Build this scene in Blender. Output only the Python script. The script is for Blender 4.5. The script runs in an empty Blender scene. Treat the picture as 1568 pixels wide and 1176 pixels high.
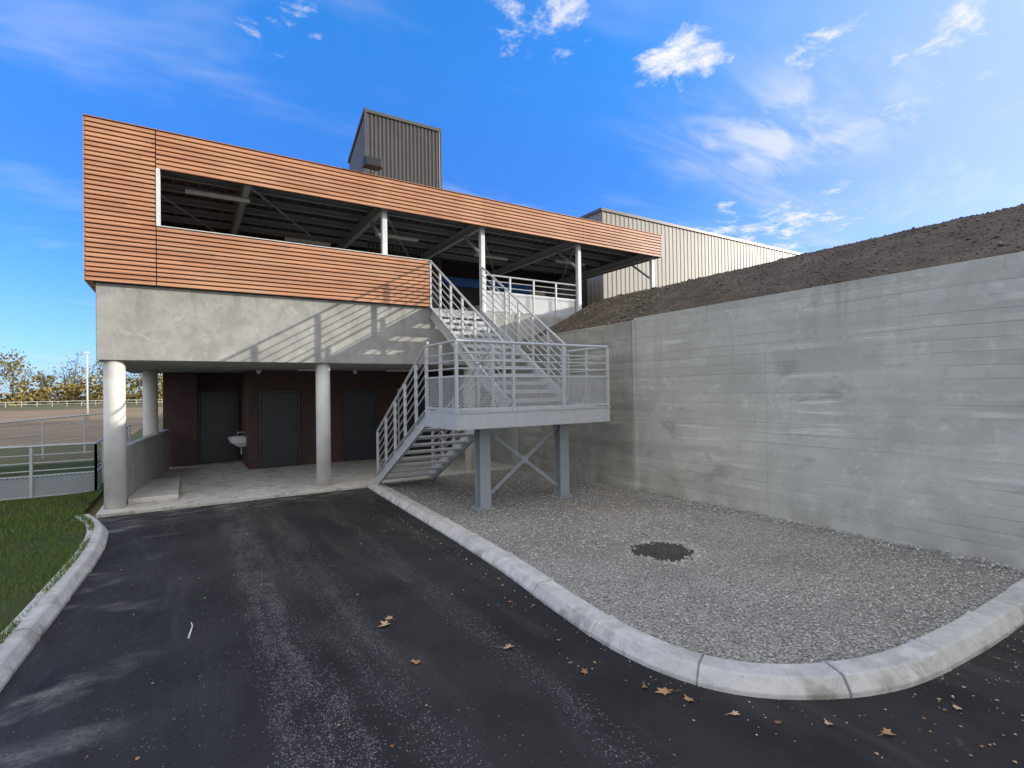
import bpy, math, random
from mathutils import Vector, Matrix
from mathutils import noise as mn
random.seed(7)
S=bpy.context.scene
S.view_settings.view_transform='Standard'; S.view_settings.look='None'; S.view_settings.exposure=0
R=math.radians
# ---------------------------------------------------------------- node helpers
class NT:
    def __init__(s,nt): s.nt=nt
    def n(s,t,**k):
        a=s.nt.nodes.new(t)
        for q,v in k.items(): setattr(a,q,v)
        return a
    def l(s,a,b): s.nt.links.new(a,b)
    def put(s,sock,v):
        if hasattr(v,'is_linked') or hasattr(v,'links'): s.l(v,sock)
        else: sock.default_value=v
    def m(s,op,a,b=0.0,c=None,clamp=False):
        x=s.n('ShaderNodeMath',operation=op,use_clamp=clamp)
        s.put(x.inputs[0],a); s.put(x.inputs[1],b)
        if c is not None: s.put(x.inputs[2],c)
        return x.outputs[0]
    def ramp(s,v,a,b,lo=0.0,hi=1.0):
        x=s.n('ShaderNodeMapRange'); x.interpolation_type='SMOOTHSTEP'
        s.put(x.inputs[0],v); x.inputs[1].default_value=a; x.inputs[2].default_value=b
        x.inputs[3].default_value=lo; x.inputs[4].default_value=hi
        return x.outputs[0]
    def mix(s,f,a,b,bt='MIX'):
        x=s.n('ShaderNodeMix',data_type='RGBA',blend_type=bt)
        s.put(x.inputs[0],f)
        for i,v in ((6,a),(7,b)):
            if isinstance(v,(tuple,list)): x.inputs[i].default_value=(v[0],v[1],v[2],1)
            else: s.l(v,x.inputs[i])
        return x.outputs[2]
    def noise(s,vec,scale,det=4,rough=.55,dist=0.0):
        x=s.n('ShaderNodeTexNoise'); s.l(vec,x.inputs['Vector'])
        x.inputs['Scale'].default_value=scale; x.inputs['Detail'].default_value=min(det,6)
        x.inputs['Roughness'].default_value=rough; x.inputs['Distortion'].default_value=dist
        return x.outputs['Fac']
    def mapv(s,vec,sc=(1,1,1),rot=(0,0,0),loc=(0,0,0)):
        x=s.n('ShaderNodeMapping'); s.l(vec,x.inputs[0])
        x.inputs['Scale'].default_value=sc; x.inputs['Rotation'].default_value=rot; x.inputs['Location'].default_value=loc
        return x.outputs[0]
def newmat(name,rough=.8,metal=0.0,spec=.5):
    m=bpy.data.materials.new(name); m.use_nodes=True
    T=NT(m.node_tree); b=m.node_tree.nodes['Principled BSDF']
    b.inputs['Roughness'].default_value=rough; b.inputs['Metallic'].default_value=metal
    b.inputs['Specular IOR Level'].default_value=spec
    co=T.n('ShaderNodeTexCoord').outputs['Object']
    return m,T,b,co
def bump(T,b,h,strength=.3,dist=.02):
    x=T.n('ShaderNodeBump'); x.inputs['Strength'].default_value=strength; x.inputs['Distance'].default_value=dist
    T.l(h,x.inputs['Height']); T.l(x.outputs[0],b.inputs['Normal'])
def simple(name,c1,c2,scale=3,rough=.7,metal=0.0,bs=0.1,bscale=60,bd=.01,spec=.5):
    m,T,b,co=newmat(name,rough,metal,spec)
    n=T.noise(co,scale,4,.6)
    T.l(T.mix(T.ramp(n,.3,.7),c1,c2),b.inputs['Base Color'])
    if bs>0: bump(T,b,T.noise(co,bscale,2),bs,bd)
    return m
def concrete(name,c1,c2,c3,boards=False,blot=1.2,drip=None,dirt=False):
    m,T,b,co=newmat(name,.85,0,.3)
    n1=T.noise(co,blot,6,.65,.4); n2=T.noise(co,7,6,.7); n3=T.noise(co,90,2)
    col=T.mix(T.ramp(n1,.35,.68),c1,c2)
    col=T.mix(T.ramp(n2,.5,.75,0,.6),col,c3)
    h=T.m('ADD',T.m('MULTIPLY',n2,.6),T.m('MULTIPLY',n3,.3))
    v=T.n('ShaderNodeTexVoronoi'); T.l(co,v.inputs['Vector']); v.inputs['Scale'].default_value=11
    pk=T.m('MULTIPLY',T.ramp(v.outputs['Distance'],.03,.09,1,0),T.ramp(n2,.45,.6))
    col=T.mix(T.m('MULTIPLY',pk,.5),col,(c3[0]*.5,c3[1]*.5,c3[2]*.5))
    pc=T.noise(T.mapv(co,loc=(7,3,1)),3.1,5,.6,1.2)
    col=T.mix(T.ramp(pc,.56,.68,0,.45),col,(c1[0]*1.25,c1[1]*1.25,c1[2]*1.25))
    z=T.n('ShaderNodeSeparateXYZ'); T.l(co,z.inputs[0])
    if drip:
        rn=T.noise(T.mapv(co,(4,4,.3)),1.0,5,.65)
        rs=T.m('MULTIPLY',T.ramp(rn,.5,.68),T.ramp(z.outputs[2],drip[0],drip[1],0,.4))
        col=T.mix(rs,col,(c3[0]*.8,c3[1]*.76,c3[2]*.68))
    if dirt:
        dk=T.m('MULTIPLY',T.ramp(T.noise(co,3.3,6,.7,.5),.48,.66),T.ramp(z.outputs[2],.0,.13,.75,.3))
        col=T.mix(dk,col,(c3[0]*.55,c3[1]*.52,c3[2]*.47))
        sp_=T.ramp(T.noise(co,45,3,.7),.62,.72,0,.5)
        col=T.mix(sp_,col,(c3[0]*.6,c3[1]*.57,c3[2]*.5))
    if boards:
        zz=T.m('ADD',z.outputs[2],T.m('MULTIPLY',T.noise(T.mapv(co,(1,.7,.1)),1.2,3),.045))
        row=T.m('DIVIDE',zz,.155); rf=T.m('FLOOR',row); fr=T.m('SUBTRACT',row,rf)
        sg=T.m('FLOOR',T.m('DIVIDE',T.m('ADD',z.outputs[1],T.m('MULTIPLY',T.m('SINE',T.m('MULTIPLY',rf,7.7)),1.6)),2.4))
        cb=T.n('ShaderNodeCombineXYZ'); T.l(rf,cb.inputs[0]); T.l(sg,cb.inputs[1])
        wn=T.n('ShaderNodeTexWhiteNoise',noise_dimensions='2D'); T.l(cb.outputs[0],wn.inputs['Vector'])
        col=T.mix(T.m('MULTIPLY',T.ramp(wn.outputs['Value'],.2,1,0,.5),T.ramp(T.noise(co,.6,3),.35,.6,.3,1)),col,c3)
        edge=T.m('MULTIPLY',T.ramp(fr,.0,.08,1,0),T.ramp(T.noise(T.mapv(co,(1,.6,2.5)),1.0,4),.42,.6,.08,.8))
        col=T.mix(edge,col,(c3[0]*.55,c3[1]*.55,c3[2]*.52))
        st=T.noise(T.mapv(co,(.2,.2,7)),1.0,6,.62,0)
        col=T.mix(T.ramp(st,.42,.72,0,.45),col,c3)
        lt=T.noise(T.mapv(co,(.4,.4,9),loc=(9,2,4)),1.0,5,.65,.1)
        lg=T.ramp(T.noise(T.mapv(co,loc=(1,8,2)),.8,3),.45,.6)
        col=T.mix(T.m('MULTIPLY',lg,T.ramp(lt,.53,.66,0,.7)),col,(c1[0]*1.3,c1[1]*1.3,c1[2]*1.3))
        h=T.m('ADD',T.m('ADD',h,T.m('MULTIPLY',st,.8)),T.m('MULTIPLY',wn.outputs['Value'],.4))
        wet=T.m('MULTIPLY',T.ramp(z.outputs[2],0.05,.8,1,0),T.ramp(T.noise(T.mapv(co,(1,1,.5)),1.6,5),.40,.6))
        col=T.mix(T.m('MULTIPLY',wet,.5),col,(c3[0]*.7,c3[1]*.66,c3[2]*.58))
        rn=T.noise(T.mapv(co,(3,3,.25)),1.0,5,.65)
        rs=T.m('MULTIPLY',T.ramp(rn,.52,.68),T.ramp(z.outputs[2],1.6,3.5,0,.55))
        col=T.mix(rs,col,(c3[0]*.78,c3[1]*.74,c3[2]*.66))
        pt=T.ramp(T.noise(T.mapv(co,(1,1,1.6),loc=(2,2.6,5)),1.0,5,.6,.6),.61,.70,0,.45)
        col=T.mix(pt,col,(c3[0]*.7,c3[1]*.69,c3[2]*.62))
    T.l(col,b.inputs['Base Color']); bump(T,b,h,.4,.02)
    return m
# ---------------------------------------------------------------- mesh builder
class MB:
    def __init__(s): s.v=[]; s.f=[]
    def add(s,vs,fs):
        o=len(s.v); s.v+= [tuple(q) for q in vs]; s.f+=[tuple(i+o for i in f) for f in fs]
    def box(s,x0,x1,y0,y1,z0,z1):
        s.add([(x0,y0,z0),(x1,y0,z0),(x1,y1,z0),(x0,y1,z0),(x0,y0,z1),(x1,y0,z1),(x1,y1,z1),(x0,y1,z1)],
              [(0,3,2,1),(4,5,6,7),(0,1,5,4),(1,2,6,5),(2,3,7,6),(3,0,4,7)]); return s
    def beam(s,p0,p1,w,h,up=(0,0,1)):
        p0=Vector(p0);p1=Vector(p1); d=(p1-p0).normalized(); up=Vector(up)
        if abs(d.dot(up))>.99: up=Vector((0,1,0))
        sd=d.cross(up).normalized(); u2=sd.cross(d).normalized()
        vs=[]
        for p in (p0,p1):
            for a,b in ((-1,-1),(1,-1),(1,1),(-1,1)): vs.append(p+sd*(a*w/2)+u2*(b*h/2))
        s.add(vs,[(0,1,2,3)[::-1],(4,5,6,7),(0,4,5,1)[::-1],(1,5,6,2)[::-1],(2,6,7,3)[::-1],(3,7,4,0)[::-1]]); return s
    def tube(s,p0,p1,r0,r1=None,n=8,cap=True):
        if r1 is None: r1=r0
        p0=Vector(p0);p1=Vector(p1); d=(p1-p0).normalized()
        a=d.orthogonal().normalized(); b=d.cross(a)
        vs=[]
        for p,r in ((p0,r0),(p1,r1)):
            for i in range(n):
                t=2*math.pi*i/n; vs.append(p+a*(r*math.cos(t))+b*(r*math.sin(t)))
        fs=[(i,(i+1)%n,n+(i+1)%n,n+i) for i in range(n)]
        if cap: fs+=[tuple(range(n))[::-1],tuple(range(n,2*n))]
        s.add(vs,fs); return s
    def obj(s,name,mat,parent=None,smooth=False,bevel=0,loc=None):
        me=bpy.data.meshes.new(name); me.from_pydata(s.v,[],s.f); me.update()
        if mat: me.materials.append(mat)
        if smooth:
            for p in me.polygons: p.use_smooth=True
        o=bpy.data.objects.new(name,me); S.collection.objects.link(o)
        if parent: o.parent=parent
        if bevel:
            m=o.modifiers.new('b','BEVEL'); m.width=bevel; m.segments=2; m.limit_method='ANGLE'
        return o
def empty(name):
    o=bpy.data.objects.new(name,None); S.collection.objects.link(o); return o
# ---------------------------------------------------------------- materials
M_conc=concrete('concrete_facade',(.44,.43,.395),(.345,.335,.31),(.255,.25,.23),blot=2.2,drip=(2.9,4.1))
M_wall=concrete('concrete_retaining',(.57,.565,.50),(.475,.47,.415),(.375,.37,.325),boards=True)
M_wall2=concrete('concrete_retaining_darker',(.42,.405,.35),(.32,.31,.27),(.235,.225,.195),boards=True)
M_slab=concrete('concrete_slab',(.66,.62,.55),(.55,.52,.46),(.43,.40,.35),dirt=True)
M_kerb=concrete('concrete_kerb',(.60,.585,.55),(.48,.47,.445),(.36,.35,.33),blot=4,dirt=True)
M_mort=simple('mortar',(.62,.60,.56),(.48,.46,.43),8)
M_crumb=simple('mortar_crumbs',(.58,.55,.49),(.36,.34,.3),20)
M_paint=simple('painted_column',(.72,.70,.65),(.60,.58,.54),3,.6)
M_galv=simple('galvanised_steel',(.58,.59,.60),(.51,.525,.535),9,.42,.25,.02)
M_steel=simple('grey_painted_steel',(.38,.41,.43),(.34,.37,.40),5,.45,.1,.03)
M_white=simple('white_painted_steel',(.78,.78,.77),(.7,.7,.69),5,.45,0,.02)
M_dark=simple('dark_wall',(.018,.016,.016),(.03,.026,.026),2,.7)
M_brown=simple('brown_render',(.088,.047,.041),(.07,.039,.035),4,.85,0,.15,80)
M_door=simple('anthracite_door',(.022,.026,.031),(.027,.031,.037),3,.4,0,.02)
M_clad=simple('dark_metal_cladding',(.125,.114,.105),(.105,.097,.09),2,.42,.25,.02)
M_hall=simple('beige_metal_cladding',(.245,.222,.19),(.215,.195,.168),1,.5,.1,.02)
M_deck=simple('roof_deck',(.13,.13,.13),(.10,.10,.10),2,.5,.2,.02)
M_cop=simple('bronze_coping',(.42,.2,.1),(.36,.17,.08),3,.5,.2,.02)
M_blue=simple('blue_panel',(.02,.14,.5),(.02,.12,.42),3,.5)
M_black=simple('black_plastic',(.015,.015,.016),(.022,.022,.024),8,.45)
M_ceram=simple('white_ceramic',(.8,.8,.78),(.75,.75,.73),4,.15,0,0)
M_blackgap=simple('slat_backing',(.075,.033,.018),(.06,.027,.015),3,.9)
def wood():
    m,T,b,co=newmat('larch_slats',.40,0,.9)
    sp=T.n('ShaderNodeSeparateXYZ'); T.l(co,sp.inputs[0])
    row=T.m('FLOOR',T.m('DIVIDE',sp.outputs[2],.085))
    seg=T.m('FLOOR',T.m('DIVIDE',T.m('ADD',sp.outputs[0],T.m('MULTIPLY',T.m('SINE',T.m('MULTIPLY',row,12.9)),3.0)),2.3))
    cx=T.n('ShaderNodeCombineXYZ'); T.l(row,cx.inputs[0]); T.l(seg,cx.inputs[1])
    wn=T.n('ShaderNodeTexWhiteNoise',noise_dimensions='2D'); T.l(cx.outputs[0],wn.inputs['Vector'])
    g=T.noise(T.mapv(co,(1.2,1,40)),2,5,.6,.5)
    col=T.mix(T.ramp(wn.outputs['Value'],0,1),(.46,.195,.088),(.62,.29,.135))
    col=T.mix(T.ramp(g,.4,.7,0,.45),col,(.38,.15,.065))
    bl=T.noise(co,1.0,3)
    col=T.mix(T.ramp(bl,.45,.7,0,.35),col,(.70,.40,.21))
    # slightly weathered, greyer boards
    wz=T.noise(T.mapv(co,(.5,1,5),loc=(3,1,7)),1.0,4,.6)
    col=T.mix(T.ramp(wz,.5,.7,0,.35),col,(.44,.28,.17))
    T.l(col,b.inputs['Base Color']); bump(T,b,g,.2,.01)
    return m
M_wood=wood()
def asphalt():
    m,T,b,co=newmat('asphalt',.78,0,.3)
    sp=T.n('ShaderNodeSeparateXYZ'); T.l(co,sp.inputs[0]); x=sp.outputs[0]; y=sp.outputs[1]
    n1=T.noise(co,.9,6,.6); n2=T.noise(co,160,2,.5)
    col=T.mix(T.ramp(n1,.35,.65),(.016,.0155,.015),(.032,.030,.029))
    col=T.mix(T.ramp(n2,.55,.75,0,.5),col,(.085,.083,.08))
    # broad wheel-polished and brownish dirty zones
    wz=T.noise(T.mapv(co,(1.6,.28,1),(0,0,R(6))),1.1,5,.6,.6)
    col=T.mix(T.ramp(wz,.5,.68,0,.5),col,(.062,.057,.052))
    v=T.n('ShaderNodeTexVoronoi'); T.l(co,v.inputs['Vector']); v.inputs['Scale'].default_value=78
    dot=T.ramp(v.outputs['Distance'],.2,.48,1,0)
    wn=T.n('ShaderNodeSeparateColor'); T.l(v.outputs['Color'],wn.inputs[0])
    wob=T.m('MULTIPLY',T.m('SUBTRACT',T.noise(T.mapv(co,(1,.35,1)),1.4,4),.5),.45)
    xx=T.m('ADD',x,wob)
    st=T.noise(T.mapv(co,(5,.5,1)),1.3,5,.65,.3)
    def band(c,w,amp):
        d=T.m('ABSOLUTE',T.m('SUBTRACT',xx,c))
        return T.m('MULTIPLY',T.ramp(d,w*.2,w,1,0),amp)
    tr=T.m('MAXIMUM',T.m('MAXIMUM',band(.66,.36,.95),band(2.15,.24,.3)),T.m('MAXIMUM',band(1.25,.3,.42),band(.3,2.6,.035)))
    tr=T.m('MULTIPLY',tr,T.ramp(st,.3,.62,.2,1.2))
    tr=T.m('MULTIPLY',tr,T.ramp(T.noise(co,3.5,4,.7),.35,.6,.3,1.15))
    sel=T.m('MULTIPLY',T.m('LESS_THAN',wn.outputs[0],tr),dot)
    col=T.mix(T.m('MULTIPLY',sel,T.ramp(wn.outputs[1],0,1,.35,.95)),col,(.34,.33,.31))
    col=T.mix(T.m('MULTIPLY',tr,T.ramp(T.noise(co,22,4,.7),.4,.7,.0,.4)),col,(.15,.147,.14))
    dn=T.noise(T.mapv(co,(.9,1.6,1),(0,0,R(35))),1.25,5,.55,.3)
    dm=T.m('MULTIPLY',T.ramp(dn,.54,.70),T.ramp(x,-1.1,.2,.6,0))
    dn2=T.noise(co,1.9,5,.6,.4)
    dm2=T.m('MULTIPLY',T.ramp(dn2,.64,.76,0,.45),T.ramp(x,1.4,2.2))
    ys=T.m('MULTIPLY',T.ramp(y,10.0,11.4),T.ramp(T.noise(T.mapv(co,(1,4,1)),2.0,5),.45,.65,0,.6))
    d=T.m('MAXIMUM',T.m('MAXIMUM',dm,dm2),ys)
    col=T.mix(T.m('MULTIPLY',d,T.ramp(T.noise(co,35,3),.3,.7,.4,1)),col,(.33,.325,.31))
    T.l(col,b.inputs['Base Color'])
    bump(T,b,T.m('ADD',n2,T.m('MULTIPLY',dot,.5)),.5,.006)
    T.l(T.ramp(wz,.4,.68,.85,.62),b.inputs['Roughness'])
    return m
M_asph=asphalt()
def gravelm(name,a,bb,c):
    m,T,b,co=newmat(name,.9,0,.2)
    v=T.n('ShaderNodeTexVoronoi'); T.l(co,v.inputs['Vector']); v.inputs['Scale'].default_value=48
    w=T.n('ShaderNodeSeparateColor'); T.l(v.outputs['Color'],w.inputs[0])
    col=T.mix(w.outputs[0],a,bb); col=T.mix(T.ramp(v.outputs['Distance'],.4,.75,0,.7),col,c)
    col=T.mix(T.ramp(T.noise(co,.8,5),.4,.65,0,.55),col,(a[0]*.68,a[1]*.68,a[2]*.68))
    T.l(col,b.inputs['Base Color']); bump(T,b,T.m('SUBTRACT',1.0,v.outputs['Distance']),.8,.015)
    return m
M_grav=gravelm('gravel',(.33,.31,.28),(.53,.50,.45),(.12,.115,.10))
M_patch=gravelm('dark_patch',(.07,.065,.06),(.13,.12,.11),(.03,.03,.03))
def islandm(name,cols):
    m,T,b,co=newmat(name,.85,0,.2)
    g=T.n('ShaderNodeNewGeometry').outputs['Random Per Island']
    r=T.n('ShaderNodeValToRGB'); T.l(g,r.inputs[0]); r.color_ramp.interpolation='CONSTANT'
    el=r.color_ramp.elements; n=len(cols)
    el[0].color=(*cols[0],1); el[1].position=1/n; el[1].color=(*cols[1],1)
    for i in range(2,n):
        e=el.new(i/n); e.color=(*cols[i],1)
    T.l(r.outputs[0],b.inputs['Base Color'])
    return m
M_stone=islandm('gravel_stones',[(.35,.33,.295),(.49,.46,.415),(.26,.245,.22),(.60,.575,.52),(.40,.37,.32),(.2,.19,.17)])
M_soil=simple('soil',(.15,.122,.092),(.092,.075,.058),1.6,.95,0,.8,7,.08,.1)
M_clod=islandm('soil_clods',[(.13,.105,.08),(.09,.073,.055),(.22,.19,.15),(.12,.1,.075)])
M_leafd=islandm('dry_leaf',[(.46,.26,.13),(.34,.17,.085),(.55,.38,.23),(.28,.15,.08)])
M_grass=simple('grass_ground',(.055,.08,.02),(.08,.09,.035),5,.95,0,.8,40,.05,.1)
M_blade=islandm('grass_blades',[(.09,.16,.025),(.12,.19,.035),(.15,.2,.05),(.07,.12,.022),(.2,.2,.08)])
M_ground=simple('ground_far',(.14,.14,.06),(.18,.15,.08),.08,.95,0,.3,3,.1,.1)
M_sand=simple('sports_field_sand',(.36,.25,.15),(.25,.185,.11),.15,.95,0,.2,6,.05,.1)
M_bark=simple('bark',(.12,.10,.08),(.18,.16,.14),4,.9)
M_fol=islandm('foliage_autumn',[(.12,.12,.04),(.26,.21,.05),(.34,.25,.06),(.09,.09,.035),(.2,.15,.07),(.28,.19,.06)])
# ---------------------------------------------------------------- ground
g=MB(); g.add([(-1500,-1500,-.03),(1500,-1500,-.03),(1500,1500,-.03),(-1500,1500,-.03)],[(0,1,2,3)]); g.obj('ground',M_ground)
MB().box(-1.3,30,-30,11.42,-.025,0).obj('road',M_asph)
MB().box(-120,-2.5,30,112,-.026,-.02).obj('sports_field',M_sand)
# ---------------------------------------------------------------- kerbs
def catmull(P,step=.04):
    out=[]
    P=[Vector((p[0],p[1],0)) for p in P]; Q=[P[0]*2-P[1]]+P+[P[-1]*2-P[-2]]
    for i in range(1,len(Q)-2):
        n=max(2,int((Q[i+1]-Q[i]).length/step))
        for k in range(n):
            t=k/n; a,b,c,d=Q[i-1],Q[i],Q[i+1],Q[i+2]
            out.append(.5*((2*b)+(c-a)*t+(2*a-5*b+4*c-d)*t*t+(3*b-a-3*c+d)*t**3))
    out.append(Q[-2]); return out
def kerb(name,path,side,stone,profile,gap=.014):
    par=empty(name); P=catmull(path); L=[0]
    for i in range(1,len(P)): L.append(L[-1]+(P[i]-P[i-1]).length)
    def at(s):
        s=min(max(s,0),L[-1]-1e-4); lo=0
        for i in range(len(L)-1):
            if L[i]<=s<=L[i+1]: lo=i;break
        t=(s-L[lo])/(L[lo+1]-L[lo]); p=P[lo].lerp(P[lo+1],t); d=(P[min(lo+2,len(P)-1)]-P[max(lo-1,0)]).normalized()
        return p,Vector((d.y,-d.x,0))*side
    def sweep(mb,s0,s1,prof,dz=0,sh=0):
        n=max(1,int((s1-s0)/.12)); N=len(prof); vs=[]
        for k in range(n+1):
            p,nn=at(s0+(s1-s0)*k/n)
            for a,h in prof: vs.append((p.x+nn.x*(a+sh),p.y+nn.y*(a+sh),h+dz))
        fs=[]
        for k in range(n):
            for j in range(N): fs.append((k*N+j,k*N+(j+1)%N,(k+1)*N+(j+1)%N,(k+1)*N+j))
        fs+=[tuple(range(N)),tuple(range(n*N,n*N+N))[::-1]]
        mb.add(vs,fs)
    st=MB(); mo=MB(); s=0
    while s<L[-1]-.05:
        e=min(s+stone,L[-1]); sweep(st,s+gap/2,e-gap/2,profile,random.uniform(-.006,.006),random.uniform(-.006,.006)); s=e
    sg=1 if max(a for a,h in profile)>.1 else -1
    sweep(mo,0,L[-1],[(a+sg*(.012 if abs(a)<.1 else -.012),h-.012) for a,h in profile])
    s=stone
    while s<L[-1]-.1:
        if random.random()<.55:
            w=random.uniform(.012,.035); sweep(mo,s-w,s+w*.6,[(a-sg*(.007 if abs(a)<.1 else -.007),h+.0075) for a,h in profile])
        s+=stone
    st.obj('kerb_stones',M_kerb,par,bevel=.008); mo.obj('mortar_joints',M_mort,par)
    return P
prof=[(0,-.1),(0,.03),(.06,.105),(.08,.115),(.24,.115),(.25,.105),(.25,-.1)]
isl=[(3.36,11.40),(3.24,8.6),(3.12,5.85),(2.93,3.9),(2.88,3.1),(3.02,2.45),(3.42,1.98),(4.15,1.64),(5.2,1.52),(6.3,1.5),(7.55,1.5)]
KP=kerb('kerb',isl,-1,1.0,prof)
LP=kerb('kerb',[(-1.35,-3),(-1.22,3.0),(-1.14,5.2),(-1.04,7.0),(-.97,8.8),(-1.06,10.2),(-1.34,11.25)],1,1.0,[(-a,h) for a,h in prof][::-1])
def xk(y):
    if y<=LP[0].y: return LP[0].x-.22
    for p in LP:
        if p.y>=y: return p.x-.22
    return LP[-1].x-.22
def lawn_z(x,y): 
    d=xk(y)-x
    return .10-.035*min(d,2.2)+.03*math.sin(x*1.7+y)*min(1,d)
lm=MB(); nx,ny=30,90
vs=[(xk(-6+27*j/ny)-22*(i/nx)**1.5, -6+27*j/ny) for j in range(ny+1) for i in range(nx+1)]
lm.add([(x,y,lawn_z(x,y)) for x,y in vs],[(j*(nx+1)+i,(j+1)*(nx+1)+i,(j+1)*(nx+1)+i+1,j*(nx+1)+i+1) for j in range(ny) for i in range(nx)])
lawn=empty('lawn'); lm.obj('turf',M_grass,lawn,True)
gb=MB()
for i in range(38000):
    y=3.5+10.3*random.random(); x=xk(y)+.05-5.2*random.random()**1.7
    pn=mn.noise(Vector((x*1.1,y*1.1,0)))
    if pn<-.2 and random.random()<.6: continue
    z=lawn_z(x,y)+(.015 if x>xk(y) else 0); h=random.uniform(.025,.06)*(1.7 if random.random()<.05 else 1)*(1+pn); a=random.random()*6.28; w=.0045
    dx,dy=math.cos(a)*w,math.sin(a)*w; lx,ly=random.uniform(-.03,.03),random.uniform(-.03,.03)
    gb.add([(x-dx,y-dy,z-.01),(x+dx,y+dy,z-.01),(x+lx,y+ly,z+h)],[(0,1,2)])
for i in range(1800):
    cxx=random.choice([(-2.1,10.2),(-2.6,9.2),(-1.9,11.4),(-2.9,8.3),(-3.4,10.6),(-2.2,12.6)])
    x=cxx[0]+random.gauss(0,.35); y=cxx[1]+random.gauss(0,.45)
    if x>xk(min(y,11.2))-.05: continue
    z=lawn_z(x,y); h=random.uniform(.05,.13); a=random.random()*6.28; w=.007
    dx,dy=math.cos(a)*w,math.sin(a)*w
    gb.add([(x-dx,y-dy,z-.01),(x+dx,y+dy,z-.01),(x+random.uniform(-.06,.06),y+random.uniform(-.06,.06),z+h)],[(0,1,2)])
gb.obj('grass_blades',M_blade,lawn)
# gravel island
gp=[(p.x+.2,p.y+(.2 if p.x>3.2 and p.y<3 else 0)) for p in KP[::4]]
poly=[(x,y,.07) for x,y in gp]+[(7.58,1.7,.07),(7.58,11.42,.07)]
gr=empty('gravel'); q=MB(); q.add(poly,[tuple(range(len(poly)))]); q.obj('gravel_bed',M_grav,gr)
def inside(x,y):
    c=False; n=len(poly)
    for i in range(n):
        x1,y1=poly[i][:2]; x2,y2=poly[i-1][:2]
        if (y1>y)!=(y2>y) and x<(x2-x1)*(y-y1)/(y2-y1)+x1: c=not c
    return c
MX,MY=5.0,4.5
gs=MB(); cnt=0
def stone(mb,x,y,r,z0):
    rs=[r*random.uniform(.6,1.2) for _ in range(6)]; a=random.random()*3.14
    c,s=math.cos(a),math.sin(a); z=z0+r*.25
    mb.add([(x+c*rs[0],y+s*rs[0],z),(x-c*rs[1],y-s*rs[1],z+.2*r),(x-s*rs[2],y+c*rs[2],z),(x+s*rs[3],y-c*rs[3],z+.2*r),(x,y,z+rs[4]*.8),(x,y,z-r*.5)],
      [(0,2,4),(2,1,4),(1,3,4),(3,0,4)])
while cnt<24000:
    x=random.uniform(2.9,7.5); y=1.6+9.8*random.random()**1.7
    dd=math.hypot(x-MX,y-MY)
    if not inside(x,y) or dd<.36+.06*math.sin(5*math.atan2(y-MY,x-MX)): continue
    cnt+=1; stone(gs,x,y,random.uniform(.007,.015)*(1+ (y>5)*.3),.072)
# stones banked against the wall foot and spilled over the kerb on to the road
for i in range(1500):
    y=1.8+9.3*random.random(); t=random.random()**2; stone(gs,7.58-.28*t,y,random.uniform(.008,.02),.075+.05*(1-t)*max(0,.5+mn.noise(Vector((y*1.5,0,0)))))
for i in range(420):
    p=random.choice(KP); n_=random.random()**2*.45
    nx_,ny_=(-1,0) if p.y>3 else ((-.6,-.8) if p.x<4 else (0,-1))
    stone(gs,p.x+nx_*n_,p.y+ny_*n_,random.uniform(.003,.009),.002)
gs.obj('gravel_stones',M_stone,gr)
mh=empty('manhole_cover')
mb=MB(); pts=[]
for i in range(48):
    a=2*math.pi*i/48; r=.385+.035*math.sin(3*a+1)+.02*math.sin(7*a)+random.uniform(-.012,.012); pts.append((MX+r*math.cos(a),MY+r*math.sin(a),.0745))
mb.add([(MX,MY,.083)]+pts,[(0,1+i,1+(i+1)%48) for i in range(48)]); mb.obj('dark_fill',M_patch,mh)
mb=MB(); mb.tube((MX+.02,MY-.02,.06),(MX+.02,MY-.02,.09),.22,.215,36); mb.obj('cover_plate',M_patch,mh)
mb=MB()
for i in range(330):
    a=random.gauss(-.6,1.5); r=.42+random.gauss(0,.055); x,y=MX+r*math.cos(a),MY+r*math.sin(a); q=random.uniform(.006,.018)
    mb.tube((x,y,.07),(x+random.uniform(-.01,.01),y,.07+q),q,q*.4,5)
mb.obj('mortar_crumbs',M_crumb,mh)
# ---------------------------------------------------------------- retaining wall
rw=empty('retaining_wall')
mb=MB()
for a,b in ((-9,-3.4),(-3.4,-.65),(-.65,4.73),(4.73,7.50)):
    mb.box(7.60,7.95,a+.002,b-.002,-.1,3.50)
mb.obj('wall_panels',M_wall,rw,bevel=.004)
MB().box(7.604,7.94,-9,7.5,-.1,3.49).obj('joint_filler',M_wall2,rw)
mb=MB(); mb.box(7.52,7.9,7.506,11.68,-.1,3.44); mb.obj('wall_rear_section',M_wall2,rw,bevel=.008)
mb=MB(); mb.box(7.55,7.6,7.44,7.5,-.1,3.46); mb.obj('corner_pilaster',M_wall,rw)
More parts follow.
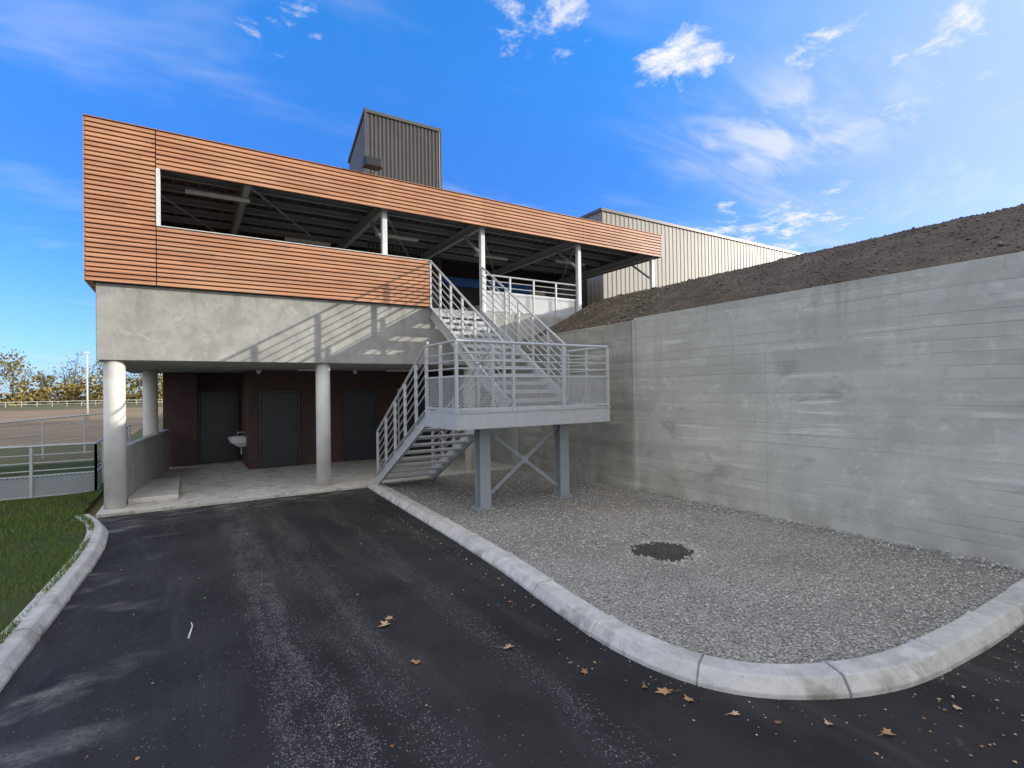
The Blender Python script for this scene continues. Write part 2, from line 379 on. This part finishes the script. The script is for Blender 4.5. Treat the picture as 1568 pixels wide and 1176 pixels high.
# ---------------------------------------------------------------- earth bank
eb=empty('earth_bank')
def bz(x,y):
    t=min(max((x-7.9)/2.9,0),1); base=3.44+1.36*math.sin(t*math.pi/2)**.8*(.55+.45*t)
    n=mn.noise(Vector((x*.6,y*.6,0)))*.05+mn.noise(Vector((x*3,y*3,3)))*.018+mn.noise(Vector((x*8,y*8,9)))*.012
    return base+n*min(1,.25+t*2)*(1 if x<12 else .6)
mb=MB()
xs=[7.62+ .08*i for i in range(56)]+[12.5,13.5,15,18,24,40,90]; ys=[-14+.1*i for i in range(257)]
ys=[y for y in ys if y<11.62]+[11.66]
n=len(xs)
mb.add([(x,y,bz(x,y) if x>7.8 else 3.40) for y in ys for x in xs],[(j*n+i,j*n+i+1,(j+1)*n+i+1,(j+1)*n+i) for j in range(len(ys)-1) for i in range(n-1)])
xs=[13.4,13.9,14.4,15,17,20,26,40,90]; ys=[11.66,12.5,13.5,14.5,15.98]; n=len(xs)
mb.add([(x,y,bz(x,y)) for y in ys for x in xs],[(j*n+i,j*n+i+1,(j+1)*n+i+1,(j+1)*n+i) for j in range(len(ys)-1) for i in range(n-1)])
mb.obj('soil_slope',M_soil,eb,True)
mb=MB()
for i in range(6500):
    x=7.9+random.random()**1.3*3.0; y=-1+12.5*random.random()**.7; r=random.uniform(.01,.028)*(1.8 if random.random()<.04 else 1)*(1.5 if y>8 else 1); z=bz(x,y)
    vs=[Vector((random.uniform(.6,1.2)*a,random.uniform(.6,1.2)*b,random.uniform(.5,1)*c))*r+Vector((x,y,z)) for a,b,c in ((1,0,0),(-1,0,0),(0,1,0),(0,-1,0),(0,0,1),(0,0,-1))]
    mb.add(vs,[(0,2,4),(2,1,4),(1,3,4),(3,0,4)])
mb.obj('soil_clods',M_clod,eb)
# ---------------------------------------------------------------- sports building
B=empty('sports_building')
FV=11.60
MB().box(-1.36,7.50,11.72,18.6,2.745,4.125).obj('concrete_floor_beam',M_conc,B,bevel=.01)
MB().box(7.506,13.3,11.70,17.2,0,4.12).obj('terrace_plinth',M_conc,B)
MB().box(-1.35,7.5,11.46,18.5,-.1,.055).obj('ground_floor_slab',M_slab,B,bevel=.01)
mb=MB(); mb.box(-.95,-.15,12.1,14.6,.056,.16); mb.obj('raised_step',M_slab,B,bevel=.01)
mb=MB()
for x,y,r in ((-1.12,11.93,.165),(2.55,11.93,.15),(6.2,11.95,.15),(-.78,16.0,.16)):
    mb.tube((x,y,.05),(x,y,2.75),r,r,32)
mb.obj('round_columns',M_paint,B,True)
mb=MB(); mb.beam((-1.05,12.15,.6),(-.5,17.3,.6),.16,1.1); mb.obj('parapet_low_wall',M_conc,B,bevel=.008)
mb=MB(); mb.box(1.41,7.5,15.7,15.9,.05,2.745); mb.box(1.41,1.55,15.901,18.4,.05,2.745)
mb.box(-.57,.26,17.6,17.8,.05,2.745); mb.box(.12,.26,17.801,18.2,.05,2.745)
mb.box(.262,1.408,18.0,18.2,.05,2.745)
mb.obj('brown_walls',M_brown,B)
def door(name,x0,x1,y,leafs=1):
    f=MB(); H=2.12
    f.box(x0-.06,x0,y-.05,y+.02,.055,H+.06); f.box(x1,x1+.06,y-.05,y+.02,.055,H+.06); f.box(x0,x1,y-.05,y+.02,H,H+.06)
    w=(x1-x0)/leafs
    for i in range(leafs): f.box(x0+i*w+.006,x0+(i+1)*w-.006,y-.03,y-.003,.065,H-.006)
    f.obj(name,M_door,B,bevel=.004)
    h=MB(); hx=x1-.1
    h.box(hx-.02,hx+.02,y-.04,y-.03,1.0,1.18); h.tube((hx,y-.04,1.1),(hx,y-.09,1.1),.01); h.tube((hx,y-.09,1.1),(hx-.12,y-.09,1.1),.01)
    h.obj(name+'_handle',M_black,B)
door('door_recessed',.34,1.3,18.0,1)
door('door_middle',1.72,2.66,15.7)
door('door_right',3.98,4.86,15.7)
door('door_stairs',5.7,6.6,15.7)
mb=MB(); mb.box(5.58,5.62,15.60,15.64,.06,2.2); mb.obj('light_frame',M_white,B)
mb=MB()
for x,y in ((1.6,15.0),(4.1,15.0)):
    mb.tube((x,y,2.74),(x,y,2.66),.06,.06,14); mb.tube((x,y,2.66),(x,y,2.62),.05,.025,14)
mb.obj('cctv_domes',M_white,B,True)
mb=MB(); mb.box(2.5,3.3,14.6,14.7,2.69,2.742); mb.box(4.9,5.7,14.6,14.7,2.69,2.742); mb.obj('soffit_lights',M_white,B,bevel=.01)
# timber cladding
sl=MB(); bk=MB(); P=.085
XL,XS,XR=-1.48,-.46,4.97
def rows(x0,x1,z0,z1):
    n=int(round((z1-z0)/P)); p=(z1-z0)/n
    for i in range(n):
        z=z0+i*p; sl.add([(x0,FV+.035,z+.003),(x1,FV+.035,z+.003),(x1,FV,z+.008),(x0,FV,z+.008),(x0,FV+.008,z+p-.020),(x1,FV+.008,z+p-.020),(x1,FV+.035,z+p-.014),(x0,FV+.035,z+p-.014)],
            [(0,1,2,3)[::-1],(3,2,5,4)[::-1],(4,5,6,7)[::-1],(0,3,4,7),(1,6,5,2)])
Zb,Zp,Zf,Zt=4.13,5.24,6.32,7.03
rows(XL,XS-.008,Zb,Zt)
rows(XS+.008,XR,Zb,Zp)
for a,b in ((XS+.008,3.3),(3.304,6.5),(6.504,9.8),(9.804,13.05)): rows(a,b,Zf,Zt)
sl.obj('timber_slats',M_wood,B)
bk.box(XL,XS-.01,FV+.036,FV+.11,Zb+.01,Zt-.01); bk.box(XS+.001,XR,FV+.036,FV+.11,Zb+.01,Zp-.01); bk.box(XS+.001,13.05,FV+.036,FV+.11,Zf+.01,Zt-.01)
bk.obj('slat_backing',M_blackgap,B)
ss=MB(); n=int((Zt-Zb)/P)
for i in range(n): ss.box(XL-.03,XL-.001,FV+.01,17.5,Zb+i*P+.005,Zb+(i+1)*P-.012)
ss.box(XL,XL+.08,FV+.115,17.5,Zb+.01,Zt-.01)
ss.obj('side_slats',M_wood,B)
tr=MB(); tr.box(XL-.03,13.07,FV-.006,FV+.3,Zt+.001,Zt+.016); tr.obj('coping',M_cop,B)
tr=MB(); tr.box(XS+.002,XS+.065,FV-.004,FV+.2,Zp,Zf); tr.box(XS+.066,XR,FV-.006,FV+.2,Zp+.001,Zp+.016); tr.obj('opening_trim',M_white,B)
tr=MB(); tr.box(13.052,13.09,FV,17,Zf,Zt); tr.obj('fascia_end',M_hall,B)
MB().box(XL+.1,XR,FV+.115,FV+.2,Zb,Zp-.005).obj('parapet_lining',M_deck,B)
mb=MB(); mb.box(XL+.09,13.04,FV+.12,24,6.80,6.98); mb.obj('roof_deck',M_deck,B)
mb=MB(); x=XL+.2
while x<13.0:
    mb.add([(x,FV+.3,6.80),(x+.12,FV+.3,6.80),(x+.09,FV+.3,6.755),(x+.03,FV+.3,6.755),(x,17,6.80),(x+.12,17,6.80),(x+.09,17,6.755),(x+.03,17,6.755)],[(0,1,2,3),(3,2,6,7),(0,3,7,4),(2,1,5,6)]); x+=.25
mb.obj('deck_ribs',M_deck,B)
mb=MB(); cols=[-1.2,1.1,3.97,6.6,9.85,12.95]
def ibeam(mb,p0,p1,w,h):
    p0=Vector(p0);p1=Vector(p1); z=Vector((0,0,1))
    mb.beam(p0,p1,.012,h-.02); mb.beam(p0+z*(h/2-.008),p1+z*(h/2-.008),w,.014); mb.beam(p0-z*(h/2-.008),p1-z*(h/2-.008),w,.014)
for y in (12.0,12.8,13.6,14.4,15.2,16.0): ibeam(mb,(XL+.1,y,6.67),(13.0,y,6.67),.08,.14)
mb.obj('roof_purlins',M_steel,B)
mb=MB()
for x in cols: ibeam(mb,(x,11.8,6.47),(x,17,6.47),.12,.22)
for a,b in zip(cols[:-1],cols[1:]): mb.tube((a,12.0,6.45),(b,16.8,6.45),.022)
for x in cols[2:]: mb.beam((x,12.0,5.7),(x,12.9,6.38),.06,.06)
mb.obj('roof_rafters',M_steel,B)
mb=MB()
for x in cols[2:]: mb.box(x-.06,x+.06,11.86,11.98,4.12,6.36)
mb.obj('terrace_posts',M_white,B,bevel=.01)
mb=MB()
for x,y in ((.6,12.6),(2.9,15.2),(4.9,13.6),(10.9,13.6),(8.2,14.2)): mb.box(x-.6,x+.6,y-.05,y+.05,6.28,6.35)
mb.obj('strip_luminaires',M_white,B,bevel=.01)
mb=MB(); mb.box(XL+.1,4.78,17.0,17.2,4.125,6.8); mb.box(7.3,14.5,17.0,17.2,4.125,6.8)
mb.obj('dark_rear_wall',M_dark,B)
mb=MB(); mb.box(7.4,11.6,16.9,16.99,5.9,6.2); mb.obj('blue_sign_band',M_blue,B)
MB().box(.4,14.4,18.7,32,0,6.75).obj('rear_volume',M_clad,B)
def corr(mb,p0,p1,z0,z1,z1b=None,pitch=.2,dep=.035):
    p0=Vector((p0[0],p0[1],0)); p1=Vector((p1[0],p1[1],0)); L=(p1-p0).length; d=(p1-p0)/L; nrm=Vector((d.y,-d.x,0)); n=int(L/pitch); pt=[]
    if z1b is None: z1b=z1
    for i in range(n):
        for f,o in ((0,0),(.12,1),(.5,1),(.62,0)): pt.append(((i+f)*L/n,o*dep))
    pt.append((L,0)); vs=[]
    for s_,o in pt:
        q=p0+d*s_+nrm*o; t=s_/L
        vs+=[(q.x,q.y,z0),(q.x,q.y,z1+(z1b-z1)*t)]
    mb.add(vs,[(2*i,2*i+2,2*i+3,2*i+1) for i in range(len(pt)-1)])
mb=MB()
corr(mb,(4.8,16),(7.27,16),4.12,10.9,pitch=.125,dep=.03)
corr(mb,(4.8,17.9),(4.8,16),4.12,10.0,10.9,pitch=.125,dep=.03)
corr(mb,(7.27,16),(7.27,17.9),4.12,10.9,10.0,pitch=.125,dep=.03)
mb.add([(4.8,17.9,4.12),(7.27,17.9,4.12),(7.27,17.9,10),(4.8,17.9,10)],[(0,1,2,3)])
mb.add([(4.8,16,10.88),(7.27,16,10.88),(7.27,17.9,9.98),(4.8,17.9,9.98)],[(0,1,2,3)])
mb.obj('tower_cladding',M_clad,B)
mb=MB(); mb.box(4.74,7.33,15.93,15.96,10.82,10.92); mb.box(4.74,4.79,15.93,15.98,6.9,10.82); mb.box(7.29,7.33,15.93,15.98,6.9,10.82)
mb.beam((4.76,15.96,10.93),(4.76,17.95,10.0),.06,.1); mb.beam((7.31,15.96,10.93),(7.31,17.95,10.0),.06,.1)
mb.obj('tower_trim',M_clad,B)
# ---- railing helper; expanded metal infill modelled as crossing strips
def lattice(ms,p0,p1,a,b,pitch=.075,w=.007):
    L=(Vector((p1[0],p1[1],0))-Vector((p0[0],p0[1],0))).length; H=b-a; z=Vector((0,0,1))
    def P3(s,t): return p0.lerp(p1,s/L)+z*(a+t)
    for sg in (1,-1):
        c=-H
        while c<L:
            t0,t1=0.0,H
            if sg==1: t0=max(0,-c); t1=min(H,L-c); q=lambda t:c+t
            else: t0=max(0,c+H-L); t1=min(H,c+H); q=lambda t:c+H-t
            if t1-t0>.01:
                A,Bq=P3(q(t0),t0),P3(q(t1),t1); off=(p1-p0).normalized()*w
                ms.add([A-off,A+off,Bq+off,Bq-off],[(0,1,2,3)])
            c+=pitch
def railing(rl,ms,p0,p1,H,nposts,rails,mesh=None,pw=.045,first=True,last=True,pitch=.075,w=.007):
    p0=Vector(p0);p1=Vector(p1); z=Vector((0,0,1))
    for i in range(nposts):
        if (i==0 and not first) or (i==nposts-1 and not last): continue
        p=p0.lerp(p1,i/(nposts-1)); rl.box(p.x-pw/2,p.x+pw/2,p.y-pw/2,p.y+pw/2,p.z-.12,p.z+H-.02)
    rl.tube(p0+z*H,p1+z*H,.024)
    for r in rails: rl.tube(p0+z*r,p1+z*r,.012,None,6)
    if mesh:
        a,b=mesh; lattice(ms,p0,p1,a,b,pitch,w)
        rl.beam(p0+z*a,p1+z*a,.02,.03); rl.beam(p0+z*b,p1+z*b,.02,.03)
rl=MB(); ms=MB()
railing(rl,ms,(6.68,11.92,4.13),(9.78,11.92,4.13),1.02,5,(.72,.87),(.1,.58))
rl.obj('terrace_railing',M_galv,B); ms.obj('terrace_railing_mesh',M_galv,B)
mb=MB(); mb.box(6.7,9.77,11.99,12.02,4.14,4.75); mb.obj('terrace_kick_panel',M_white,B)
fl=empty('floodlight'); mb=MB()
mb.beam((3.38,11.50,7.25),(3.78,11.50,7.25),.22,.20); mb.beam((3.40,11.385,7.25),(3.76,11.385,7.25),.012,.17); mb.obj('lamp_housing',M_black,fl,bevel=.02)
mb=MB(); mb.tube((3.45,11.6,7.22),(3.45,11.7,7.0),.012); mb.tube((3.7,11.6,7.22),(3.7,11.7,7.0),.012); mb.obj('bracket',M_steel,fl)
wb=empty('washbasin'); mb=MB()
W=[(1.40,16.2),(1.0,16.25),(.95,16.5),(1.0,16.75),(1.40,16.8)]
def ring(sc,z): return [(1.40+(x-1.40)*sc,16.5+(y-16.5)*sc,z) for x,y in W]
rr=[ring(.45,.62),ring(.85,.74),ring(1,.9),ring(.9,.9),ring(.75,.78)]
vs=sum(rr,[]); fs=[]
for k in range(4):
    for j in range(4): fs.append((k*5+j,k*5+j+1,(k+1)*5+j+1,(k+1)*5+j))
fs+=[(0,1,2,3,4),(20,21,22,23,24)]
mb.add(vs,fs); mb.obj('basin',M_ceram,wb)
mb=MB(); mb.tube((1.39,16.5,1.02),(1.2,16.5,1.02),.014); mb.tube((1.2,16.5,1.02),(1.2,16.5,.96),.012); mb.tube((1.3,16.5,.62),(1.3,16.5,.4),.02); mb.obj('tap_and_trap',M_galv,wb)
# ---------------------------------------------------------------- hall
Hh=empty('gymnasium_hall'); mb=MB()
corr(mb,(14.5,16),(60,16),3.5,9.5,pitch=.25,dep=.016)
corr(mb,(14.5,45),(14.5,16),3.5,9.5,pitch=.25,dep=.016)
mb.add([(60,16,3.5),(60,45,3.5),(60,45,9.5),(60,16,9.5)],[(0,1,2,3)]); mb.add([(14.5,16,9.45),(60,16,9.45),(60,45,9.45),(14.5,45,9.45)],[(0,1,2,3)])
mb.obj('hall_cladding',M_hall,Hh)
mb=MB(); mb.box(14.43,60,15.93,15.96,9.4,9.52); mb.box(14.43,14.46,15.961,45,9.4,9.52); mb.obj('hall_coping',M_clad,Hh)
# ---------------------------------------------------------------- staircase
ST=empty('metal_staircase')
x0,x1,y0,y1=3.45,6.55,7.10,8.28; D=1.76
mb=MB()
def channel(mb,a,b,h,z,nrm):
    a=Vector((*a,z));b=Vector((*b,z)); up=Vector((0,0,1)); nv=Vector((*nrm,0))
    mb.beam(a,b,.012,h); mb.beam(a+up*(h/2-.006)-nv*.04,b+up*(h/2-.006)-nv*.04,.08,.012); mb.beam(a-up*(h/2-.006)-nv*.04,b-up*(h/2-.006)-nv*.04,.08,.012)
zc=D-.135
channel(mb,(x0,y0),(x1,y0),.25,zc,(0,-1)); channel(mb,(x0,y1),(x1,y1),.25,zc,(0,1))
channel(mb,(x0,y0),(x0,y1),.25,zc,(-1,0)); channel(mb,(x1,y0),(x1,y1),.25,zc,(1,0))
for x in (4.3,5.15,6.0): mb.box(x-.05,x+.05,y0+.02,y1-.02,D-.2,D-.03)
mb.obj('landing_frame',M_galv,ST)
MB().box(x0-.01,x1+.01,y0-.02,y1+.01,D-.008,D+.012).obj('landing_deck',M_galv,ST)
mb=MB()
for x in (4.3,6.0):
    y=7.85; mb.box(x-.10,x+.10,y-.10,y-.088,.1,1.5); mb.box(x-.10,x+.10,y+.088,y+.10,.1,1.5); mb.box(x-.006,x+.006,y-.088,y+.088,.1,1.5)
    mb.box(x-.15,x+.15,y-.15,y+.15,.07,.1)
    for sx in (-.12,.12):
        for sy in (-.12,.12): mb.tube((x+sx,y+sy,.1),(x+sx,y+sy,.13),.012,None,6)
mb.box(4.15,6.15,7.76,7.94,1.502,1.56)
mb.beam((4.38,7.83,.28),(5.92,7.83,1.42),.012,.06); mb.beam((4.38,7.86,1.42),(5.92,7.86,.28),.012,.06)
mb.box(5.08,5.22,7.815,7.875,.78,.92)
mb.obj('support_posts',M_steel,ST)
def flight(xa,xb,ya,za,yb,zb,n,name):
    sg=1 if yb>ya else -1; rise=(zb-za)/n; go=(yb-ya)/(n-1)
    t=MB()
    for i in range(1,n):
        z=za+rise*i; y=ya+go*(i-1)
        t.box(xa+.01,xb-.01,min(y,y+go*.98),max(y,y+go*.98),z-.028,z-.0)
        f=y if sg>0 else y-.012
        t.box(xa+.012,xb-.012,f,f+.012,z-.07,z-.029)
    t.obj(name+'_treads',M_galv,ST)
    s=MB()
    for x in (xa-.006,xb+.006):
        s.beam((x,ya-go*.2,za+rise*.35),(x,yb+go*.2,zb-rise*.35),.012,.24)
        for o in (-1,1):
            off=(.114)*o; fx=x+(-.03 if x<xa else .03)
            s.beam((fx,ya-go*.2,za+rise*.35+off*1.16),(fx,yb+go*.2,zb-rise*.35+off*1.16),.06,.012)
    s.obj(name+'_stringers',M_galv,ST)
flight(3.52,4.74,11.15,.08,y1,D,10,'lower_flight')
flight(5.06,6.42,y1,D,11.70,4.13,14,'upper_flight')
rl=MB(); ms=MB()
H=1.10; RR=(.68,.80,.92)
railing(rl,ms,(x0+.02,y0+.02,D),(x1-.02,y0+.02,D),H,4,RR,(.05,.56),pitch=.055,w=.009)
railing(rl,ms,(x0+.02,y0+.02,D),(x0+.02,y1,D),H,3,RR,(.05,.56),first=False,pitch=.055,w=.009)
railing(rl,ms,(x1-.02,y0+.02,D),(x1-.02,y1,D),H,3,RR,(.05,.56),first=False,pitch=.055,w=.009)
railing(rl,ms,(3.50,y1,D+.12),(3.50,11.1,.2),1.05,6,(.25,.41,.57,.73,.89),first=False)
railing(rl,ms,(4.78,y1,D+.12),(4.78,11.1,.2),1.05,6,(.25,.41,.57,.73,.89))
rr5=(.22,.38,.54,.70,.86)
railing(rl,ms,(5.02,y1,D+.18),(5.02,11.66,4.2),1.06,7,rr5)
railing(rl,ms,(6.46,y1,D+.18),(6.46,11.66,4.2),1.06,7,rr5)
rl.obj('railings',M_galv,ST); ms.obj('mesh_infill',M_galv,ST)
# ---------------------------------------------------------------- background fences
fe=empty('metal_fence'); rl=MB(); ms=MB()
railing(rl,ms,(-14,14.1,0),(-1.65,14.1,0),1.1,13,(.6,.76,.92),(.08,.5))
railing(rl,ms,(-1.65,14.1,0),(-1.65,22,0),1.1,8,(.6,.76,.92),(.08,.5))
rl.obj('rails_and_posts',M_galv,fe); ms.obj('mesh_infill',M_galv,fe)
mb=MB(); mb.box(-14,-1.66,14.13,14.15,0.0,.45); mb.obj('kick_panel',M_steel,fe)
fe=empty('metal_fence'); rl=MB(); ms=MB()
railing(rl,ms,(-7.5,20.5,.1),(-1.7,20.5,.55),1.05,7,(.35,.6,.83))
rl.obj('rails_and_posts',M_galv,fe)
fe=empty('field_barrier'); mb=MB(); x=-160
while x<0:
    mb.box(x-.04,x+.04,149.96,150.04,0,1.1); x+=2.5
mb.box(-160,0,149.97,150.03,1.05,1.15); mb.box(-160,0,149.97,150.03,.5,.58); mb.obj('barrier_rails',M_white,fe)
fp=empty('floodlight_mast'); mb=MB(); mb.tube((-7.6,60,0),(-7.6,60,6),.09,.06,12); mb.obj('mast',M_white,fp,True)
mb=MB(); mb.box(-7.75,-7.45,59.9,60.1,5.95,6.15); mb.obj('lamp_head',M_white,fp)
up=empty('utility_pole'); mb=MB(); mb.tube((-26,105,0),(-26,105,8),.16,.11,10); mb.box(-26.9,-25.1,104.9,105.1,7.3,7.45)
for k in (-.8,0,.8): mb.tube((-26+k,105,7.45),(-26+k,105,7.7),.05)
mb.obj('pole_and_crossarm',M_bark,up)
# ---------------------------------------------------------------- tree row
TR=empty('distant_trees'); tb=MB(); tf=MB()
x=-200
def lf(c,s):
    a=Vector((random.uniform(-1,1),random.uniform(-1,1),random.uniform(-1,1))).normalized(); b=a.orthogonal().normalized()
    tf.add([c+a*s,c+b*s,c-a*s,c-b*s],[(0,1,2,3)])
while x<30:
    near=-75<x<0
    x+=random.uniform(1.3,3.2) if near else random.uniform(4,8); y=random.uniform(178,205); h=random.uniform(7,16); full=random.random()
    tb.tube((x,y,0),(x+random.uniform(-.4,.4),y,h*.6),.2,.1,5,False)
    tips=[]
    for k in range(12):
        z0=h*random.uniform(.12,.6); a=random.random()*6.28; l=random.uniform(.8,2.6)
        p1=(x+math.cos(a)*l,y+math.sin(a)*l,z0+random.uniform(1.5,h*.38)); tb.tube((x,y,z0),p1,.08,.03,4,False); tips.append(p1)
        for q in range(4): 
            p2=(p1[0]+random.uniform(-1.2,1.2),p1[1]+random.uniform(-1.2,1.2),p1[2]+random.uniform(.2,2.0)); tb.tube(p1,p2,.04,.015,3,False); tips.append(p2)
    n=int(420*(1 if full>.55 else .12))
    for k in range(n):
        t=random.choice(tips); lf(Vector(t)+Vector((random.gauss(0,.75),random.gauss(0,.7),random.gauss(-.3,.9))),random.uniform(.14,.40))
    bh=random.uniform(2.5,8)
    for k in range(260):
        c=Vector((x+random.gauss(0,1.6),y-3+random.uniform(-1,1),bh*random.random()**1.2)); lf(c,random.uniform(.2,.5))
tb.obj('trunks_and_limbs',M_bark,TR); tf.obj('foliage',M_fol,TR)
# ---------------------------------------------------------------- leaves / debris
LV=MB()
def leaf(x,y,s,z=.004):
    a0=random.random()*6.28; sq=random.uniform(.55,.95); vs=[(x,y,z+.01)]
    prof_=[.35,.75,.5,.95,.55,1.05,.6,1.0,.5,.8,.42,.6,.25]; n=len(prof_); cu=random.uniform(.1,.55); ca=random.random()*6.28
    for i in range(n):
        r=s*prof_[i]*random.uniform(.8,1.12); a=i*2*math.pi/n
        px_,py_=r*math.cos(a),r*math.sin(a)*sq
        zz_=z+.002+cu*abs(px_*math.cos(ca)+py_*math.sin(ca))*random.uniform(.7,1.2)
        vs.append((x+px_*math.cos(a0)-py_*math.sin(a0),y+px_*math.sin(a0)+py_*math.cos(a0),zz_))
    LV.add(vs,[(0,1+i,1+(i+1)%n) for i in range(n)])
    if s>.035:
        e=(x+math.cos(a0)*s*1.3,y+math.sin(a0)*s*1.3,z+.006); LV.tube((x,y,z+.01),e,.0022,.0012,4)
for x,y,s in ((1.51,4.6,.09),(1.57,4.70,.055),(1.49,3.82,.05),(2.2,3.63,.06),(2.47,3.0,.045),(2.78,2.5,.085),(2.70,2.62,.04),(2.84,2.36,.055),(2.95,2.1,.05),(3.54,1.48,.055),(3.35,1.72,.04),(2.62,3.5,.03),(2.7,4.4,.035),(3.1,1.9,.03),(2.3,4.9,.03),(4.2,1.35,.04)):
    leaf(x,y,s)
for i in range(170):
    x=random.uniform(-.8,2.8) if random.random()<.35 else random.uniform(2.3,5.5); y=random.uniform(2,9) if x<2.8 else random.uniform(.7,1.45)
    leaf(x,y,random.uniform(.006,.02))
for i in range(30): leaf(2.90+random.uniform(-.1,.0)+.006*i,4.2+i*.2,random.uniform(.012,.03))
for i in range(14): leaf(random.uniform(3.6,7.2),random.uniform(2.2,7),random.uniform(.012,.03),.085)
LV.obj('fallen_leaves',M_leafd)
tw=MB(); tw.tube((.0,5.3,.012),(.03,5.55,.012),.009,.006,6); tw.tube((.03,5.55,.012),(.02,5.63,.014),.006,.003,6); tw.obj('white_twig',M_ceram)
# ---------------------------------------------------------------- world & sun
SD=Vector((2.2,-1,.6)).normalized()
el=math.asin(SD.z); az=math.atan2(SD.x,SD.y)
w=bpy.data.worlds.new('World'); S.world=w; w.use_nodes=True
T=NT(w.node_tree); bg=w.node_tree.nodes['Background']; bg.inputs[1].default_value=.15
sky=T.n('ShaderNodeTexSky',sky_type='NISHITA'); sky.sun_disc=False; sky.sun_elevation=el; sky.sun_rotation=az
sky.air_density=1.0; sky.dust_density=.4; sky.ozone_density=2.0
tc=T.n('ShaderNodeTexCoord').outputs['Generated']
sp=T.n('ShaderNodeSeparateXYZ'); T.l(tc,sp.inputs[0])
gain=T.mix(T.ramp(sp.outputs[2],.0,.3),(.7,1.05,2.1),(.42,1.0,2.15))
gain=T.mix(T.ramp(sp.outputs[2],.3,.62),gain,(.45,1.55,2.8))
skyc=T.mix(1.0,sky.outputs[0],gain,'MULTIPLY')
zz=T.m('ADD',T.m('MAXIMUM',sp.outputs[2],0.0),.10)
px=T.m('DIVIDE',sp.outputs[0],zz); py=T.m('DIVIDE',sp.outputs[1],zz)
cx=T.n('ShaderNodeCombineXYZ'); T.l(px,cx.inputs[0]); T.l(py,cx.inputs[1]); pv=cx.outputs[0]
r=T.m('SUBTRACT',T.m('MULTIPLY',px,.847),T.m('MULTIPLY',py,.531))
gate=T.ramp(r,.1,1.0)
def blob(x,y,rad,amp=1.0):
    d=T.n('ShaderNodeVectorMath',operation='DISTANCE'); T.l(pv,d.inputs[0]); d.inputs[1].default_value=(x,y,0)
    return T.ramp(d.outputs['Value'],rad*.1,rad,amp,0)
bs=[blob(1.32,.665,.16),blob(1.07,.86,.28,1.0),blob(.69,.97,.26,.9),blob(1.5,.44,.3,.8),blob(2.3,1.4,.8,.85),blob(3.3,1.3,1.0,.8),blob(1.75,.6,.35,.6),blob(.2,1.25,.3,.55)]
bl=bs[0]
for b_ in bs[1:]: bl=T.m('MAXIMUM',bl,b_)
nz=T.noise(T.mapv(pv,loc=(.3,.7,0)),8.5,6,.66,.25)
cum=T.ramp(T.m('ADD',nz,T.m('MULTIPLY',bl,.35)),.71,.99)
cir=T.m('MULTIPLY',T.ramp(T.noise(T.mapv(pv,(.7,2.0,1),(0,0,R(-28))),1.5,5,.6,.7),.46,.80),.45)
cl=T.m('MAXIMUM',cum,T.m('MULTIPLY',cir,gate))
wis=T.m('MULTIPLY',T.m('MULTIPLY',blob(1.61,.92,.5),T.ramp(T.noise(T.mapv(pv,(1,2.4,1),(0,0,R(-35))),3.2,5,.55,.5),.38,.7)),.7)
cl=T.m('MAXIMUM',cl,wis)
faint=T.m('MULTIPLY',T.ramp(T.noise(T.mapv(pv,(.8,1.6,1),(0,0,R(20)),(4,2,0)),1.1,4,.6,.5),.5,.8),.3)
cl=T.m('MAXIMUM',cl,faint)
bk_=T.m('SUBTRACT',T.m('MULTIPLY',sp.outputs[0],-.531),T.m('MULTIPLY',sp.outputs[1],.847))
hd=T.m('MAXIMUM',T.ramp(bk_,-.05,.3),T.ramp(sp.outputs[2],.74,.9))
fill_clouds=T.m('MULTIPLY',hd,T.ramp(T.noise(pv,1.3,3,.6),.36,.5))  # unseen cloud cover behind camera and overhead, added for neutral white fill light
cl=T.m('MAXIMUM',cl,fill_clouds)
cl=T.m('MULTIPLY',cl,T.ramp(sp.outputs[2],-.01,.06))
col=T.mix(cl,skyc,T.mix(fill_clouds,(6.4,6.45,6.5),(9.2,9.0,8.4)))
dp=T.n('ShaderNodeVectorMath',operation='DOT_PRODUCT'); T.l(tc,dp.inputs[0]); dp.inputs[1].default_value=tuple(SD)
col=T.mix(T.ramp(dp.outputs['Value'],.4,1.0,0,.6),col,(6.6,6.5,6.3))
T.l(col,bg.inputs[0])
sun=bpy.data.lights.new('sun','SUN'); sun.energy=5; sun.angle=R(.5); sun.color=(1,.93,.82)
so=bpy.data.objects.new('sun',sun); S.collection.objects.link(so); so.rotation_euler=SD.to_track_quat('Z','Y').to_euler()
# ---------------------------------------------------------------- camera
cam=bpy.data.cameras.new('camera'); co=bpy.data.objects.new('camera',cam); S.collection.objects.link(co)
cam.sensor_width=36; cam.lens=18.25; cam.clip_end=4000; cam.clip_start=.05
co.matrix_world=Matrix.Translation((0,0,2.1))@Matrix.Rotation(R(-32.08),4,'Z')@Matrix.Rotation(R(90.65),4,'X')@Matrix.Rotation(R(-.87),4,'Z')
S.camera=co
